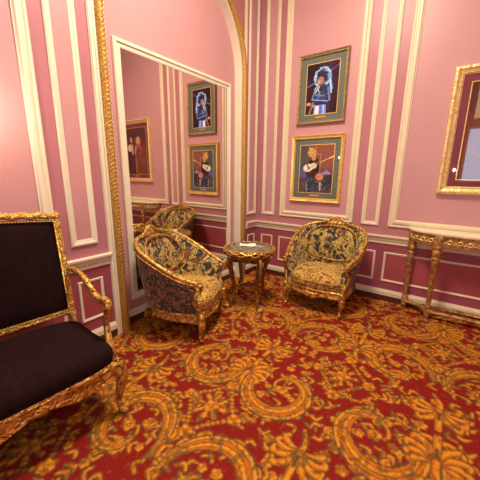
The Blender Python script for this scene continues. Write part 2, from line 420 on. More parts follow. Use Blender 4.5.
for k in range(330):      # small ground sprigs first
    x, y, a = rr.random()*TW, rr.random()*TH, rr.random()*6.28
    if k % 4 == 0: flower(x, y, .020+.010*rr.random())
    else: leaf([(x, y), (x+.04*math.cos(a), y+.04*math.sin(a)), (x+.07*math.cos(a+.8), y+.07*math.sin(a+.8))], [.006, .012, .006])
hx, hy = TW/2, TH/2
for (x, y, a, mir) in ((0, 0, 0.3, 1), (hx, 0, 0.3, -1), (0, hy, 2.9, -1), (hx, hy, 2.9, 1)): scroll(x, y, a, mir, .97)
cartouche(hx/2, hy/2); cartouche(hx*1.5, hy*1.5)
palmette(hx*1.5, .02, PI/2, 1.0); palmette(hx/2, hy+.02, PI/2, 1.0)
palmette(hx*1.5, hy*.55, -PI/2, .95); palmette(hx/2, hy*1.55, -PI/2, .95)
rs = np.random.RandomState(1)
def smooth_noise(step):
    g = rs.rand(nh//step+1, nw//step+1); yy = np.arange(nh)/step; xx = np.arange(nw)/step
    y0 = yy.astype(int) % g.shape[0]; x0 = xx.astype(int) % g.shape[1]; y1 = (y0+1) % g.shape[0]; x1 = (x0+1) % g.shape[1]
    fy = (yy % 1)[:, None]; fx = (xx % 1)[None, :]
    return (g[np.ix_(y0, x0)]*(1-fy)*(1-fx)+g[np.ix_(y0, x1)]*(1-fy)*fx+g[np.ix_(y1, x0)]*fy*(1-fx)+g[np.ix_(y1, x1)]*fy*fx)
isg = (tile[..., 1] > .09)[..., None]        # shading threads woven into the gold figures
k1 = smooth_noise(4)[..., None]; k2 = smooth_noise(3)[..., None]
tile = np.where(isg & (k1 > .66), tile*.35+np.array(OL, np.float32)*.65, tile)
tile = np.where(isg & (k2 < .22), tile*.5+np.array((.34, .06, .010), np.float32)*.5, tile)
tile = np.where(~isg & (k2 > .86), tile*.5+np.array((.30, .10, .012), np.float32)*.5, tile).astype(np.float32)
tile = (tile+.5*(np.roll(tile, 1, 0)+np.roll(tile, 1, 1)))/2      # soft pile edges
def carpet_img(x0, x1, y0, y1, res):
    nx, ny = int(round((x1-x0)/res))+1, int(round((y1-y0)/res))+1
    xs = np.linspace(x0, x1, nx); ys = np.linspace(y1, y0, ny)
    ix = (np.floor(((xs-1.05) % TW)/RES).astype(int)) % nw; iy = (np.floor(((ys+3.12) % TH)/RES).astype(int)) % nh
    im = tile[np.ix_(iy, ix)]
    return im*(0.88+0.24*rs.rand(ny, nx, 1)).astype(np.float32)
# one floor object: fine weave in view, coarse elsewhere
def floor_obj():
    parts = []
    me_o = []
    for (x0, x1, y0, y1, res) in ((RD, 3.2, -4.0, 0, .0065), (3.2, XR, -4.0, 0, .04), (RD, XR, YB, -4.0, .04)):
        im = carpet_img(x0, x1, y0, y1, res)
        o = color_plane('floor', im, (lambda s, t, a=x0, b=x1, c=y0, d=y1: (a+(b-a)*s, c+(d-c)*t, 0)), M['carpet'])
        me_o.append(o)
    vs, fs, cs, off = [], [], [], 0
    for o in me_o:
        me = o.data; n = len(me.vertices)
        v = np.empty(n*3, np.float32); me.vertices.foreach_get('co', v)
        l = np.empty(len(me.loops), np.int32); me.loops.foreach_get('vertex_index', l)
        c = np.empty(n*4, np.float32); me.color_attributes['Col'].data.foreach_get('color', c)
        vs.append(v); fs.append(l+off); cs.append(c); off += n
        bpy.data.objects.remove(o); bpy.data.meshes.remove(me)
    v, l, c = np.concatenate(vs), np.concatenate(fs), np.concatenate(cs)
    me = bpy.data.meshes.new('floor')
    me.vertices.add(len(v)//3); me.vertices.foreach_set('co', v)
    me.loops.add(len(l)); me.loops.foreach_set('vertex_index', l)
    me.polygons.add(len(l)//4); me.polygons.foreach_set('loop_start', np.arange(0, len(l), 4, dtype=np.int32))
    me.update(calc_edges=True)
    ca = me.color_attributes.new('Col', 'FLOAT_COLOR', 'POINT'); ca.data.foreach_set('color', c)
    me.materials.append(M['carpet'])
    o = bpy.data.objects.new('floor', me); C.objects.link(o); o['kind'] = 'structure'
floor_obj()

# ------------------------------------------------------------------ mouldings
tn = [0]
def trim(bm, mat, smooth=False):
    tn[0] += 1
    return obj('trim_%d' % tn[0], bm, mat, smooth=smooth, kind='structure')
PROF_W = [(0, 0), (0, .012), (.10, .020), (.22, .020), (.30, .010), (.42, .010), (.55, .026), (.80, .028), (.92, .014), (1, .012), (1, 0)]
PROF_N = [(0, 0), (0, .010), (.2, .018), (.5, .016), (.65, .010), (.85, .010), (1, .006), (1, 0)]
def rect_frame(bm, plane, a0, a1, z0, z1, wd, prof, base=0.0, scale=1.0):
    """mitred picture-frame moulding; plane 'L' = x const wall (normal +x), 'R' = y=0 wall (normal -y)"""
    rows = []
    for f, d in prof:
        o = f*wd
        pts = [(a0+o, z0+o), (a1-o, z0+o), (a1-o, z1-o), (a0+o, z1-o)]
        d = d*scale
        rows.append([((base+d, a, z) if plane == 'L' else (a, base-d, z)) for a, z in pts])
    grid(bm, rows, closed_u=True)
for a, b2, wd in L_pan:
    bm = BM(); rect_frame(bm, 'L', a, b2, ZPB, ZPT, wd, PROF_W if wd > .06 else PROF_N); trim(bm, M['white'])
for a, b2, wd in R_pan:
    bm = BM(); rect_frame(bm, 'R', a, b2, ZPB, ZPT, wd, PROF_W if wd > .06 else PROF_N); trim(bm, M['cream'])
for a, b2 in L_dad:
    bm = BM(); rect_frame(bm, 'L', a, b2, .262, .65, .026, PROF_N, scale=.6); trim(bm, M['white'])
for a, b2 in R_dad:
    bm = BM(); rect_frame(bm, 'R', a, b2, .262, .65, .026, PROF_N, scale=.6); trim(bm, M['cream'])
RAIL = [(0, ZR0), (.012, ZR0), (.014, ZR0+.035), (.024, ZR0+.045), (.026, ZR0+.065), (.044, ZR0+.085), (.046, ZR1-.004), (.040, ZR1), (0, ZR1)]
SKIRT = [(0, .075), (.020, .075), (.022, .12), (.014, .14), (.010, .152), (0, .152)]
def run(bm, prof, plane, a0, a1, base=0, mitre0=0, mitre1=0):
    rows = []
    for d, z in prof:
        s, e = a0+mitre0*d, a1-mitre1*d
        rows.append([(base+d, s, z), (base+d, e, z)] if plane == 'L' else [(s, base-d, z), (e, base-d, z)])
    V = grid(bm, rows)
    for j in (0, 1): bm.faces.new([r[j] for r in V])
OW = .065
for a, b2, mt in ((YB, -2.545, 0), (-.275, 0, 1)):
    bm = BM(); run(bm, RAIL, 'L', a, b2, 0, 0, mt); trim(bm, M['white'])
    bm = BM(); run(bm, SKIRT, 'L', a, b2, 0, 0, mt); box(bm, 0, .018, a, b2-.02*mt, 0, .076, 1); 
    o = obj('baseboard_left' if mt else 'baseboard_left', bm, [M['white'], M['base']], smooth=False, kind='structure')
bm = BM(); run(bm, SKIRT, 'L', AY0, AY1, RD); box(bm, RD, RD+.018, AY0, AY1, 0, .076, 1)
obj('baseboard_left', bm, [M['white'], M['base']], smooth=False, kind='structure')
bm = BM(); run(bm, RAIL, 'R', 0, XR, 0, 1, 0); trim(bm, M['cream'])
bm = BM(); run(bm, SKIRT, 'R', 0, XR, 0, 1, 0); box(bm, .018, XR, -.018, 0, 0, .076, 1)
obj('baseboard_right', bm, [M['cream'], M['base']], smooth=False, kind='structure')
# pilaster strips beside the recess (white with a thin gilt line)
for s in (-1, 1):
    yc = AC+s*(AR+.13-.03)
    bm = BM()
    y0, y1 = (-2.560, -2.498) if s < 0 else (-.398, -.336)
    box(bm, 0, .016, y0, y1, 0, ZC, 0); box(bm, .016, .026, y0+.006, y0+.030, 0, ZC, 0); box(bm, .016, .024, y1-.022, y1-.004, 0, ZC, 0)
    trim(bm, M['white'])
    bm = BM(); ya = y1+.002 if s < 0 else y0-.018
    box(bm, 0, .02, ya, ya+.016, ASP+.45, ZC, 0); trim(bm, M['rope'])
# white arch band inside the rope, following the arch
def arch_path(r, z0=0.0, n=40):
    p = [(0, AC-r, z0+(ASP-z0)*k/60) for k in range(60)]
    p += [(0, y, z) for y, z in arc(r, n)]
    p += [(0, AC+r, ASP-(ASP-z0)*k/60) for k in range(1, 61)]
    return p
bm = BM()
rows = []
for r, d in ((AR-.001, 0), (AR-.001, .018), (AR+.018, .018), (AR+.018, 0)):
    rows.append([(d, y, z) for _, y, z in arch_path(r)])
grid(bm, rows); trim(bm, M['white'])
bm = BM()
pth = smoothpath([p for p in arch_path(1.030, .0)][::2], 3)
# resample finely so the beading reads
P = [Vector(p) for p in pth]; cum = [0]
for a, b2 in zip(P, P[1:]): cum.append(cum[-1]+(b2-a).length)
tot = cum[-1]; n = int(tot/.0075); res = []; rad = []; j = 0
for k in range(n+1):
    s = tot*k/n
    while j < len(cum)-2 and cum[j+1] < s: j += 1
    t = (s-cum[j])/max(1e-6, cum[j+1]-cum[j]); p = P[j].lerp(P[j+1], t)
    res.append(p+Vector((.018, 0, 0))); rad.append(.029*(1+.11*math.sin(2*PI*s/.045)))
# rope: four strands twisted round the axis
tang = [(res[min(i+1, n)]-res[max(i-1, 0)]).normalized() for i in range(n+1)]
rings = []
for i in range(n+1):
    t = tang[i]; nx = Vector((1, 0, 0)); sd = t.cross(nx).normalized(); ring = []
    ph = 2*PI*(tot*i/n)/.14
    for k in range(14):
        a = 2*PI*k/14; R0 = .036*(1+.07*math.cos(4*(a-ph)))
        ring.append(bm.verts.new(res[i]+nx*(R0*1.4*math.cos(a))+sd*(R0*1.05*math.sin(a))))
    rings.append(ring)
for A, B in zip(rings, rings[1:]):
    for k in range(14): bm.faces.new((A[k], A[(k+1) % 14], B[(k+1) % 14], B[k]))
trim(bm, M['rope'], smooth=True)
for s in (-1, 1):       # carved capital knots low on the rope
    bm = BM(); y = AC+s*1.030
    lathe(bm, [(.020, .70), (.034, .715), (.036, .735), (.026, .75), (.038, .77), (.040, .79), (.030, .81), (.034, .825), (.026, .84)], .024, y, 14)
    if s > 0: trim(bm, M['rope'], smooth=True)
    else: bm.free()

# ------------------------------------------------------------------ wall mirror
mr = empty('wall_mirror', (RD, (-2.302-.585)/2, .264), 0, 'tall wall mirror in a plain white frame set inside the arched recess', 'mirror')
def local(o, parent):      # keep world placement under an unrotated root
    o.parent = parent; o.location = -Vector(parent.location)
    return o
bm = BM(); rect_frame(bm, 'L', -2.302, -.585, .264, 2.779, .075, [(0, 0), (0, .030), (.15, .040), (.4, .040), (.5, .030), (.9, .026), (1, .022), (1, .0)], RD+.001)
local(obj('frame', bm, M['white'], smooth=False), mr)
bm = BM(); X = RD+.022
box(bm, RD+.004, X, -2.24, -.645, .33, 2.715)
local(obj('mirror_glass', bm, M['mirror'], smooth=False), mr)

# ------------------------------------------------------------------ framed pictures
def soft_ellipse(im, cx, cy, rx, ry, col, ang=0, soft=.15, op=1.0):
    h, w_, _ = im.shape; Y, X = np.mgrid[0:h, 0:w_]; x = X/(w_-1)-cx; y = (Y/(h-1)-cy)*(h/w_); ry = ry*1.0
    c, s = math.cos(ang), math.sin(ang); u = (x*c+y*s)/rx; v = (-x*s+y*c)/ry
    d = np.sqrt(u*u+v*v); a = np.clip((1-d)/soft+.5, 0, 1)[..., None]*op
    im[:] = im*(1-a)+np.array(col, np.float32)*a
def line(im, x0, y0, x1, y1, wd, col, op=1.0):
    h, w_, _ = im.shape; Y, X = np.mgrid[0:h, 0:w_]; k = h/w_
    x = X/(w_-1); y = (Y/(h-1))*k; ax, ay, bx, by = x0, y0*k, x1, y1*k
    t = np.clip(((x-ax)*(bx-ax)+(y-ay)*(by-ay))/((bx-ax)**2+(by-ay)**2+1e-9), 0, 1)
    d = np.hypot(x-ax-t*(bx-ax), y-ay-t*(by-ay)); a = np.clip((wd-d)/(.012)+.5, 0, 1)[..., None]*op
    im[:] = im*(1-a)+np.array(col, np.float32)*a
def poly(im, pts, col, wd=.0, op=1.0):
    h, w_, _ = im.shape; Y, X = np.mgrid[0:h, 0:w_]; x = X/(w_-1); y = Y/(h-1)
    ins = np.zeros((h, w_), bool); n = len(pts)
    for i in range(n):
        (xa, ya), (xb, yb) = pts[i], pts[(i+1) % n]
        if ya == yb: continue
        c = ((ya > y) != (yb > y)) & (x < (xb-xa)*(y-ya)/(yb-ya)+xa); ins ^= c
    im[ins] = im[ins]*(1-op)+np.array(col, np.float32)*op
rn = random.Random(9)
def pic_curly():
    im = np.zeros((180, 116, 3), np.float32); im[:] = (.022, .008, .012)
    soft_ellipse(im, .9, .2, .5, .7, (.03, .010, .03), soft=.8)
    line(im, 0, .44, .22, .38, .014, (.10, .25, .60)); line(im, 0, .36, .30, .28, .006, (.06, .06, .2)); line(im, .70, .20, 1, .08, .012, (.14, .10, .45))
    for k in range(260):     # curls, blue light behind
        a = rn.random()*6.28; q = rn.random()**.5; r = .27*q
        c_ = (.30, .50, .95) if q > .80 else ((.10, .18, .45) if q > .6 and k % 2 else (.02, .015, .05))
        soft_ellipse(im, .50+r*math.cos(a)*.95, .28+r*math.sin(a)*.72, .030, .026, c_, soft=.6, op=.85)
    line(im, .70, .24, .80, .52, .045, (.10, .28, .80)); line(im, .74, .34, .80, .60, .022, (.35, .58, 1.0)); line(im, .70, .5, .76, .7, .02, (.2, .4, .9))
    poly(im, [(.30, .46), (.40, .42), (.58, .42), (.72, .48), (.78, .62), (.72, .80), (.24, .80), (.18, .70)], (.018, .022, .07))
    line(im, .30, .47, .20, .70, .02, (.14, .22, .5)); line(im, .70, .5, .76, .74, .03, (.10, .16, .55)); line(im, .27, .50, .36, .44, .012, (.4, .6, .95))
    for k in range(26): line(im, .25+.45*rn.random(), .5+.2*rn.random(), .25+.45*rn.random(), .55+.2*rn.random(), .006, (.12, .2, .5) if k % 2 else (.01, .01, .03), op=.7)
    soft_ellipse(im, .45, .34, .095, .115, (.36, .17, .12), soft=.35); soft_ellipse(im, .40, .35, .03, .06, (.60, .32, .22), soft=.6)
    soft_ellipse(im, .41, .325, .022, .011, (.03, .01, .02)); soft_ellipse(im, .49, .325, .022, .011, (.03, .01, .02)); line(im, .445, .33, .43, .365, .008, (.45, .22, .15)); soft_ellipse(im, .44, .395, .03, .010, (.25, .05, .06))
    line(im, .42, .45, .30, .56, .020, (.50, .50, .62)); line(im, .38, .50, .44, .60, .010, (.5, .5, .6)); line(im, .22, .70, .70, .76, .016, (.18, .35, .85)); line(im, .30, .60, .62, .66, .008, (.22, .32, .7))
    line(im, .13, .99, .24, .76, .030, (.26, .13, .07)); soft_ellipse(im, .10, .78, .08, .05, (.50, .26, .17), soft=.3); soft_ellipse(im, .27, .83, .07, .045, (.44, .22, .14), soft=.3)
    poly(im, [(.28, .82), (.66, .82), (.68, 1.0), (.26, 1.0)], (.12, .22, .75)); line(im, .38, .87, .37, 1, .06, (.70, .74, .90)); line(im, .58, .84, .60, 1, .02, (.4, .5, .95)); line(im, .50, .84, .49, 1, .012, (.04, .06, .2))
    return im
def pic_guitar():
    im = np.zeros((140, 96, 3), np.float32); im[:] = (.10, .06, .05)
    soft_ellipse(im, .75, .22, .5, .5, (.22, .07, .05), soft=.9); soft_ellipse(im, .15, .35, .3, .5, (.07, .08, .07), soft=.8); soft_ellipse(im, .7, .75, .5, .3, (.03, .03, .05), soft=.8)
    soft_ellipse(im, .15, .6, .16, .12, (.10, .09, .28), soft=.8); soft_ellipse(im, .8, .58, .12, .05, (.25, .2, .5), soft=.8)
    poly(im, [(.22, .62), (.48, .62), (.46, 1.0), (.18, 1.0)], (.025, .035, .07)); poly(im, [(.30, .30), (.55, .28), (.62, .50), (.50, .66), (.22, .64), (.16, .45)], (.04, .015, .02))
    soft_ellipse(im, .36, .15, .13, .13, (.55, .33, .08), soft=.35); soft_ellipse(im, .42, .27, .06, .07, (.45, .28, .08), soft=.4)
    soft_ellipse(im, .37, .19, .065, .08, (.50, .26, .16), soft=.3); soft_ellipse(im, .35, .185, .012, .008, (.05, .02, .02)); soft_ellipse(im, .395, .185, .012, .008, (.05, .02, .02)); soft_ellipse(im, .375, .225, .02, .007, (.3, .06, .06))
    line(im, .42, .16, .62, .20, .008, (.3, .3, .32)); line(im, .62, .18, .62, .62, .006, (.35, .3, .3))
    soft_ellipse(im, .26, .47, .15, .12, (.72, .66, .55), -.3, .15); soft_ellipse(im, .42, .43, .10, .09, (.66, .6, .48), -.3, .15); line(im, .42, .42, .92, .26, .014, (.55, .35, .16)); line(im, .90, .27, .98, .24, .025, (.6, .4, .2)); soft_ellipse(im, .62, .37, .035, .03, (.5, .28, .18)); soft_ellipse(im, .28, .47, .04, .035, (.5, .28, .18))
    soft_ellipse(im, .62, .66, .13, .13, (.30, .10, .05), soft=.15); soft_ellipse(im, .62, .66, .10, .10, (.52, .24, .12), soft=.2); soft_ellipse(im, .58, .66, .02, .02, (.1, .05, .04))
    line(im, .65, .78, .66, .93, .022, (.55, .5, .45)); line(im, .22, .76, .24, .98, .008, (.4, .4, .5)); 
    for k in range(60):      # hair strands, shirt folds, stage clutter
        soft_ellipse(im, .36+.12*(rn.random()-.5)*2, .13+.09*(rn.random()-.5)*2, .018, .022, (.70, .46, .14) if k % 2 else (.25, .13, .04), soft=.6) if k < 20 and True else soft_ellipse(im, .12+.8*rn.random(), .70+.26*rn.random(), .022, .014, (.16, .17, .30) if k % 3 else (.35, .30, .28), soft=.6, op=.6)
    soft_ellipse(im, .38, .20, .055, .068, (.52, .28, .17), soft=.4); soft_ellipse(im, .36, .195, .012, .008, (.05, .02, .02)); soft_ellipse(im, .40, .195, .012, .008, (.05, .02, .02))
    line(im, .22, .52, .40, .44, .008, (.1, .07, .06)); line(im, .20, .36, .30, .50, .02, (.10, .05, .06)); line(im, .48, .34, .60, .38, .022, (.12, .05, .05))
    for k in range(5): soft_ellipse(im, .8+.03*k, .52+.02*k, .02, .012, (.4, .3, .6), soft=.6)
    for k in range(14): soft_ellipse(im, rn.random(), .86+.12*rn.random(), .03, .015, (.10, .12, .22) if k % 2 else (.05, .04, .06), soft=.5)
    return im
def pic_duo():
    im = np.zeros((150, 116, 3), np.float32); im[:] = (.10, .016, .012)
    soft_ellipse(im, .5, .1, .7, .35, (.07, .02, .018), soft=.9); soft_ellipse(im, .3, .7, .3, .5, (.17, .045, .02), soft=.9)
    poly(im, [(.22, .42), (.48, .42), (.50, 1.0), (.16, 1.0)], (.16, .03, .015)); poly(im, [(.52, .36), (.86, .36), (.90, 1.0), (.50, 1.0)], (.05, .008, .008))
    soft_ellipse(im, .36, .28, .10, .12, (.50, .30, .12), soft=.3); soft_ellipse(im, .36, .30, .055, .075, (.60, .32, .20), soft=.3)
    soft_ellipse(im, .67, .22, .11, .13, (.03, .008, .006), soft=.3); soft_ellipse(im, .67, .25, .055, .08, (.58, .30, .2), soft=.3)
    for x, y in ((.36, .295), (.67, .24)):
        for s in (-1, 1): soft_ellipse(im, x+s*.022, y-.01, .011, .007, (.05, .02, .02))
        soft_ellipse(im, x, y+.038, .02, .008, (.35, .05, .05))
    soft_ellipse(im, .74, .42, .12, .10, (.66, .55, .42), soft=.3); poly(im, [(.58, .36), (.68, .34), (.66, .58), (.60, .56)], (.5, .36, .26))
    line(im, .22, .46, .40, .36, .035, (.4, .08, .05)); line(im, .52, .52, .45, .40, .03, (.5, .28, .18)); line(im, .5, .4, .5, .95, .01, (.5, .34, .2))
    for k in range(24): soft_ellipse(im, .2+.3*rn.random(), .5+.5*rn.random(), .02, .03, (.30, .13, .05) if k % 2 else (.10, .02, .01), soft=.5, op=.7)
    return im
def picture(name, label, x0, x1, z0, z1, fw, mw, fm, mm, image, tilt, plaque, prof, line_m, gain=1.3):
    root = empty(name, ((x0+x1)/2, -.004, z0), 0, label, 'framed picture', None)
    root.rotation_euler = (tilt, 0, 0)
    W2, H = (x1-x0)/2, z1-z0
    def T(o): o.parent = root; return o
    bm = BM(); rect_frame(bm, 'R', -W2, W2, 0, H, fw, prof); T(obj('frame', bm, fm, smooth=False))
    bm = BM(); box(bm, -W2+fw*.8, W2-fw*.8, -.010, -.002, fw*.8, H-fw*.8); T(obj('mount', bm, mm, smooth=False))
    a, z = W2-fw-mw, fw+mw
    bm = BM(); rect_frame(bm, 'R', -a-.008, a+.008, z-.008, H-z+.008, .009, [(0, 0), (0, .004), (1, .004), (1, 0)], base=-.0095); T(obj('gilt_slip', bm, line_m, smooth=False))
    image = image*(1+.35*(np.random.RandomState(4).rand(image.shape[0]//2+1, image.shape[1]//2+1, 1).repeat(2, 0).repeat(2, 1)[:image.shape[0], :image.shape[1]]-.5))
    o = color_plane('photograph', np.clip(image*gain, 0, 1).astype(np.float32), lambda s, t: (-a+2*a*s, -.0125, z+(H-2*z)*t), M['photo']); T(o)
    if plaque:
        bm = BM(); box(bm, -.07, .07, -.0145, -.010, fw+mw*.35, fw+mw*.35+.022, bev=.0015); T(obj('plaque', bm, M['gold_pl'], smooth=False))
    bm = BM(); quad(bm, [(-W2+fw*.9, -.017, fw*.9), (W2-fw*.9, -.017, fw*.9), (W2-fw*.9, -.017, H-fw*.9), (-W2+fw*.9, -.017, H-fw*.9)]); T(obj('glass', bm, M['glass'] if name == 'framed_poster' else M['thin_glass'], smooth=False))
    return root
FP = [(0, 0), (0, .030), (.12, .040), (.35, .034), (.6, .028), (.8, .030), (.9, .022), (1, .018), (1, .004)]
FQ = [(0, 0), (0, .020), (.10, .046), (.35, .052), (.5, .040), (.75, .030), (.82, .034), (.92, .024), (1, .018), (1, .004)]
picture('framed_photograph', 'upper framed photograph of a curly-haired singer in blue light, dull gold frame', .66, 1.325, 2.27, 3.125, .042, .078, M['old_frame'], M['green_mat'], pic_curly(), 0.0, True, FP, M['yellow_frame'])
picture('framed_photograph', 'lower framed photograph of a blond guitarist with white guitar, bright gold frame', .614, 1.353, 1.222, 2.125, .052, .078, M['yellow_frame'], M['green_mat'], pic_guitar(), 0.0, True, FP, M['yellow_frame'])
picture('framed_poster', 'large framed picture of two performers with maroon mount above the console table', 2.41, 3.50, 1.403, 2.69, .088, .075, M['pale_frame'], M['maroon_mat'], pic_duo(), 0.0, True, FQ, M['yellow_frame'])

# ------------------------------------------------------------------ console table
cx0 = 2.935
DZ = .030
ct = empty('console_table', (cx0, 0, 0), 0, 'giltwood console table with pale stone top against the right wall', 'table')
def plan(s, inset=0.0):      # half plan, s from 0 (wall) to 1 (front centre), x measured from left end
    P = [(.735, -.01), (.725, -.085), (.665, -.170), (.56, -.232), (.42, -.272), (.22, -.298), (0, -.305)]
    return P
def plan_full(inset, n=6):
    P = [(x*(1-inset/.735), y*(1-inset/.305)) for x, y in plan(0)]
    L = smoothpath([(-x, y, 0) for x, y in P]+[(x, y, 0) for x, y in P[::-1][1:]], n)
    return L
def slab(bm, inset, z0, z1, n=6, zfun=None):
    L = plan_full(inset, n)
    top = [bm.verts.new((p.x, p.y, z1)) for p in L]; bot = [bm.verts.new((p.x, p.y, z0+(zfun(i/(len(L)-1)) if zfun else 0))) for i, p in enumerate(L)]
    m_ = len(L)
    for i in range(m_):
        j = (i+1) % m_; bm.faces.new((bot[i], bot[j], top[j], top[i]))
    bm.faces.new(top); bm.faces.new(bot[::-1])
bm = BM(); slab(bm, .0, .958+DZ, .975+DZ); slab(bm, .012, .945+DZ, .958+DZ); obj('top', bm, M['console_top'], ct)
bm = BM(); slab(bm, .03, .835+DZ, .945+DZ); slab(bm, .022, .930+DZ, .944+DZ); slab(bm, .022, .832+DZ, .846+DZ); obj('apron', bm, M['console_wood'], ct)
# carved running scroll along the apron
L = plan_full(.022, 14); Lc = [0]
for a, b2 in zip(L, L[1:]): Lc.append(Lc[-1]+(b2-a).length)
def on_apron(s):
    j = max(0, min(len(L)-2, int(np.searchsorted(Lc, s))-1)); t = (s-Lc[j])/(Lc[j+1]-Lc[j]); p = L[j].lerp(L[j+1], t)
    d = (L[j+1]-L[j]).normalized(); return p, d.cross(Vector((0, 0, 1)))
bm = BM(); step = .085; s = .06
while s < Lc[-1]-.08:
    pts = []
    for k in range(15):
        t = k/14; th = PI+t*2*PI*1.1; r = .030*(1-t*.75)
        p, nn = on_apron(s+.03+r*math.cos(th)*1.1); pts.append(Vector((p.x, p.y, .888+DZ+r*math.sin(th)))+nn*.004)
    sweep(bm, pts, [.004, .007, .006, .004], 6)
    p0, nn = on_apron(s+.06); p1, _ = on_apron(s+.085)
    q, _ = on_apron(s+.072)
    sweep(bm, smoothpath([Vector((p0.x, p0.y, .868+DZ))+nn*.004, Vector((q.x, q.y, .862+DZ))+nn*.004, Vector((p1.x, p1.y, .885+DZ))+nn*.004], 4), .0055, 6)
    s += step
obj('scroll_carving', bm, M['pale_frame'], ct)
def console_leg(x, y):
    bm = BM()
    box(bm, x-.040, x+.040, y-.032, y+.032, .825+DZ, .945+DZ, bev=.006)
    lathe(bm, [(r, z+DZ*min(1, max(0, (z-.16)/.4))) for r, z in [(.034, .83), (.052, .82), (.054, .803), (.038, .793), (.044, .775), (.052, .752), (.050, .722), (.036, .702), (.043, .692), (.043, .676), (.035, .668), (.038, .655), (.035, .60), (.024, .16), (.030, .15), (.032, .135), (.022, .125)]], x, y, 24, .26, .17, .68)
    box(bm, x-.030, x+.030, y-.030, y+.030, .055, .125, bev=.008)
    lathe(bm, [(.018, .055), (.030, .045), (.030, .02), (.018, 0.0)], x, y, 14)
    return bm
legs_xy = [(-.675, -.058), (-.42, -.235), (.42, -.235), (.675, -.058)]
for x, y in legs_xy: obj('leg', console_leg(x, y), M['console_wood'], ct)
bm = BM()
def strap(P, wz=.022): 
    sweep(bm, smoothpath(P, 8), wz, 8, flat=1.35, up=(0, 0, 1))
z = .088
strap([(-.675, -.058, z), (-.58, -.085, z), (-.50, -.13, z), (-.42, -.235, z)]); strap([(.675, -.058, z), (.58, -.085, z), (.50, -.13, z), (.42, -.235, z)])
strap([(-.42, -.235, z), (-.2, -.225, z), (0, -.215, z), (.2, -.225, z), (.42, -.235, z)])
strap([(-.42, -.235, z), (-.36, -.12, z), (-.2, -.075, z), (0, -.065, z), (.2, -.075, z), (.36, -.12, z), (.42, -.235, z)])
obj('stretcher', bm, M['console_wood'], ct)

# ------------------------------------------------------------------ round side table
st = empty('side_table', (.645, -1.135, 0), math.radians(-28), 'round gilt side table with dark marble top between the two tub armchairs', 'side table')
ZT = .735
bm = BM(); lathe(bm, [(.0, ZT-.018), (.262, ZT-.018), (.270, ZT-.012), (.270, ZT-.004), (.262, ZT), (.0, ZT+.0005)], 0, 0, 48); bmesh.ops.remove_doubles(bm, verts=bm.verts[:], dist=.0005)
obj('marble_top', bm, M['marble'], st)
bm = BM(); n = 96; rows = []
for r, zt in ((.270, 0), (.284, .0), (.300, -.008), (.304, -.030), (.298, -.054), (.262, -.056), (.262, -.02)):
    ring = []
    for k in range(n):
        a = 2*PI*k/n; sca = abs(math.sin(6*a))
        z = ZT-.002+zt - (0.030*(1-sca) if zt <= -.030 else 0)
        ring.append(((r+.008*sca)*math.cos(a), (r+.008*sca)*math.sin(a), z))
    rows.append(ring)
rows.append(rows[0]); grid(bm, rows, closed_u=True)
obj('gallery', bm, M['leg_wood'], st)
bm = BM()
for ph, amp, zz in ((0, .040, -.010), (PI/12, .022, -.004)):
    sweep(bm, [(.309*math.cos(2*PI*k/192), .309*math.sin(2*PI*k/192), ZT+zz-amp*abs(math.sin(6*2*PI*k/192+ph*6))) for k in range(192)], .0075, 6, closed=True)
sweep(bm, [(.286*math.cos(2*PI*k/96), .286*math.sin(2*PI*k/96), ZT-.0070) for k in range(96)], .0075, 6, closed=True)
obj('scalloped_border', bm, M['gold_pl'], st)
bm = BM(); rows = []
for r, z in ((.245, ZT-.02), (.248, ZT-.05), (.240, ZT-.10), (.232, ZT-.125)):
    rows.append([(r*math.cos(2*PI*k/n), r*math.sin(2*PI*k/n), z-(.02*abs(math.cos(4*PI*k/n)) if z < ZT-.11 else 0)) for k in range(n)])
grid(bm, rows, closed_u=True); sweep(bm, [(.246*math.cos(2*PI*k/n), .246*math.sin(2*PI*k/n), ZT-.122-.02*abs(math.cos(4*PI*k/n))) for k in range(n)], .008, 6, closed=True)
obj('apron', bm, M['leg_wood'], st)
for k in range(8):
    bm = BM()
    a = 2*PI*k/8+PI/8
    c = Vector((.25*math.cos(a), .25*math.sin(a), ZT-.085))
    blob(bm, c, .022, 1, 1, .8, 1)
    for s in (-1, 1):
        pts = []
        for q in range(9):
            t = q/8; an = a+s*(.10+.17*t); pts.append((.252*math.cos(an), .252*math.sin(an), ZT-.085+.016*math.sin(t*PI*1.7)))
        sweep(bm, pts, [.010, .008, .004], 6)
    obj('apron_mount', bm, M['gold'], st)
for k in range(4):
    a = k*PI/2; ca, sa = math.cos(a), math.sin(a)
    def q(r, z): return (r*ca, r*sa, z)
    bm = BM(); sweep(bm, smoothpath([q(.225, ZT-.04), q(.250, ZT-.10), q(.262, ZT-.17), q(.235, ZT-.30), q(.205, .27), q(.215, .13), q(.262, .045), q(.295, .018)], 6), [.030, .038, .036, .027, .022, .021, .022, .024], 10)
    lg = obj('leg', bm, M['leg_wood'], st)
    bm = BM(); sweep(bm, smoothpath([q(.236, ZT-.05), q(.268, ZT-.10), q(.284, ZT-.16), q(.262, ZT-.27), q(.243, ZT-.33)], 6), [.022, .024, .021, .013, .003], 8)
    obj('gilt_mount', bm, M['chair_wood'], lg)
    bm = BM(); blob(bm, Vector(q(.296, .022)), .027, 1.2, 1.2, .8, 2); obj('foot_mount', bm, M['gold'], lg)
bm = BM()
for k in range(4):
    a = k*PI/2; ca, sa = math.cos(a), math.sin(a)
    def q2(r, t, z): return (r*ca-t*sa, r*sa+t*ca, z)
    sweep(bm, smoothpath([q2(.205, 0, .22), q2(.17, .045, .25), q2(.11, .05, .22), q2(.06, .0, .235), q2(0, 0, .25)], 6), [.019, .021, .019, .021], 8)
blob(bm, Vector((0, 0, .262)), .034, 1, 1, .9); 
obj('stretcher', bm, M['leg_wood'], st)
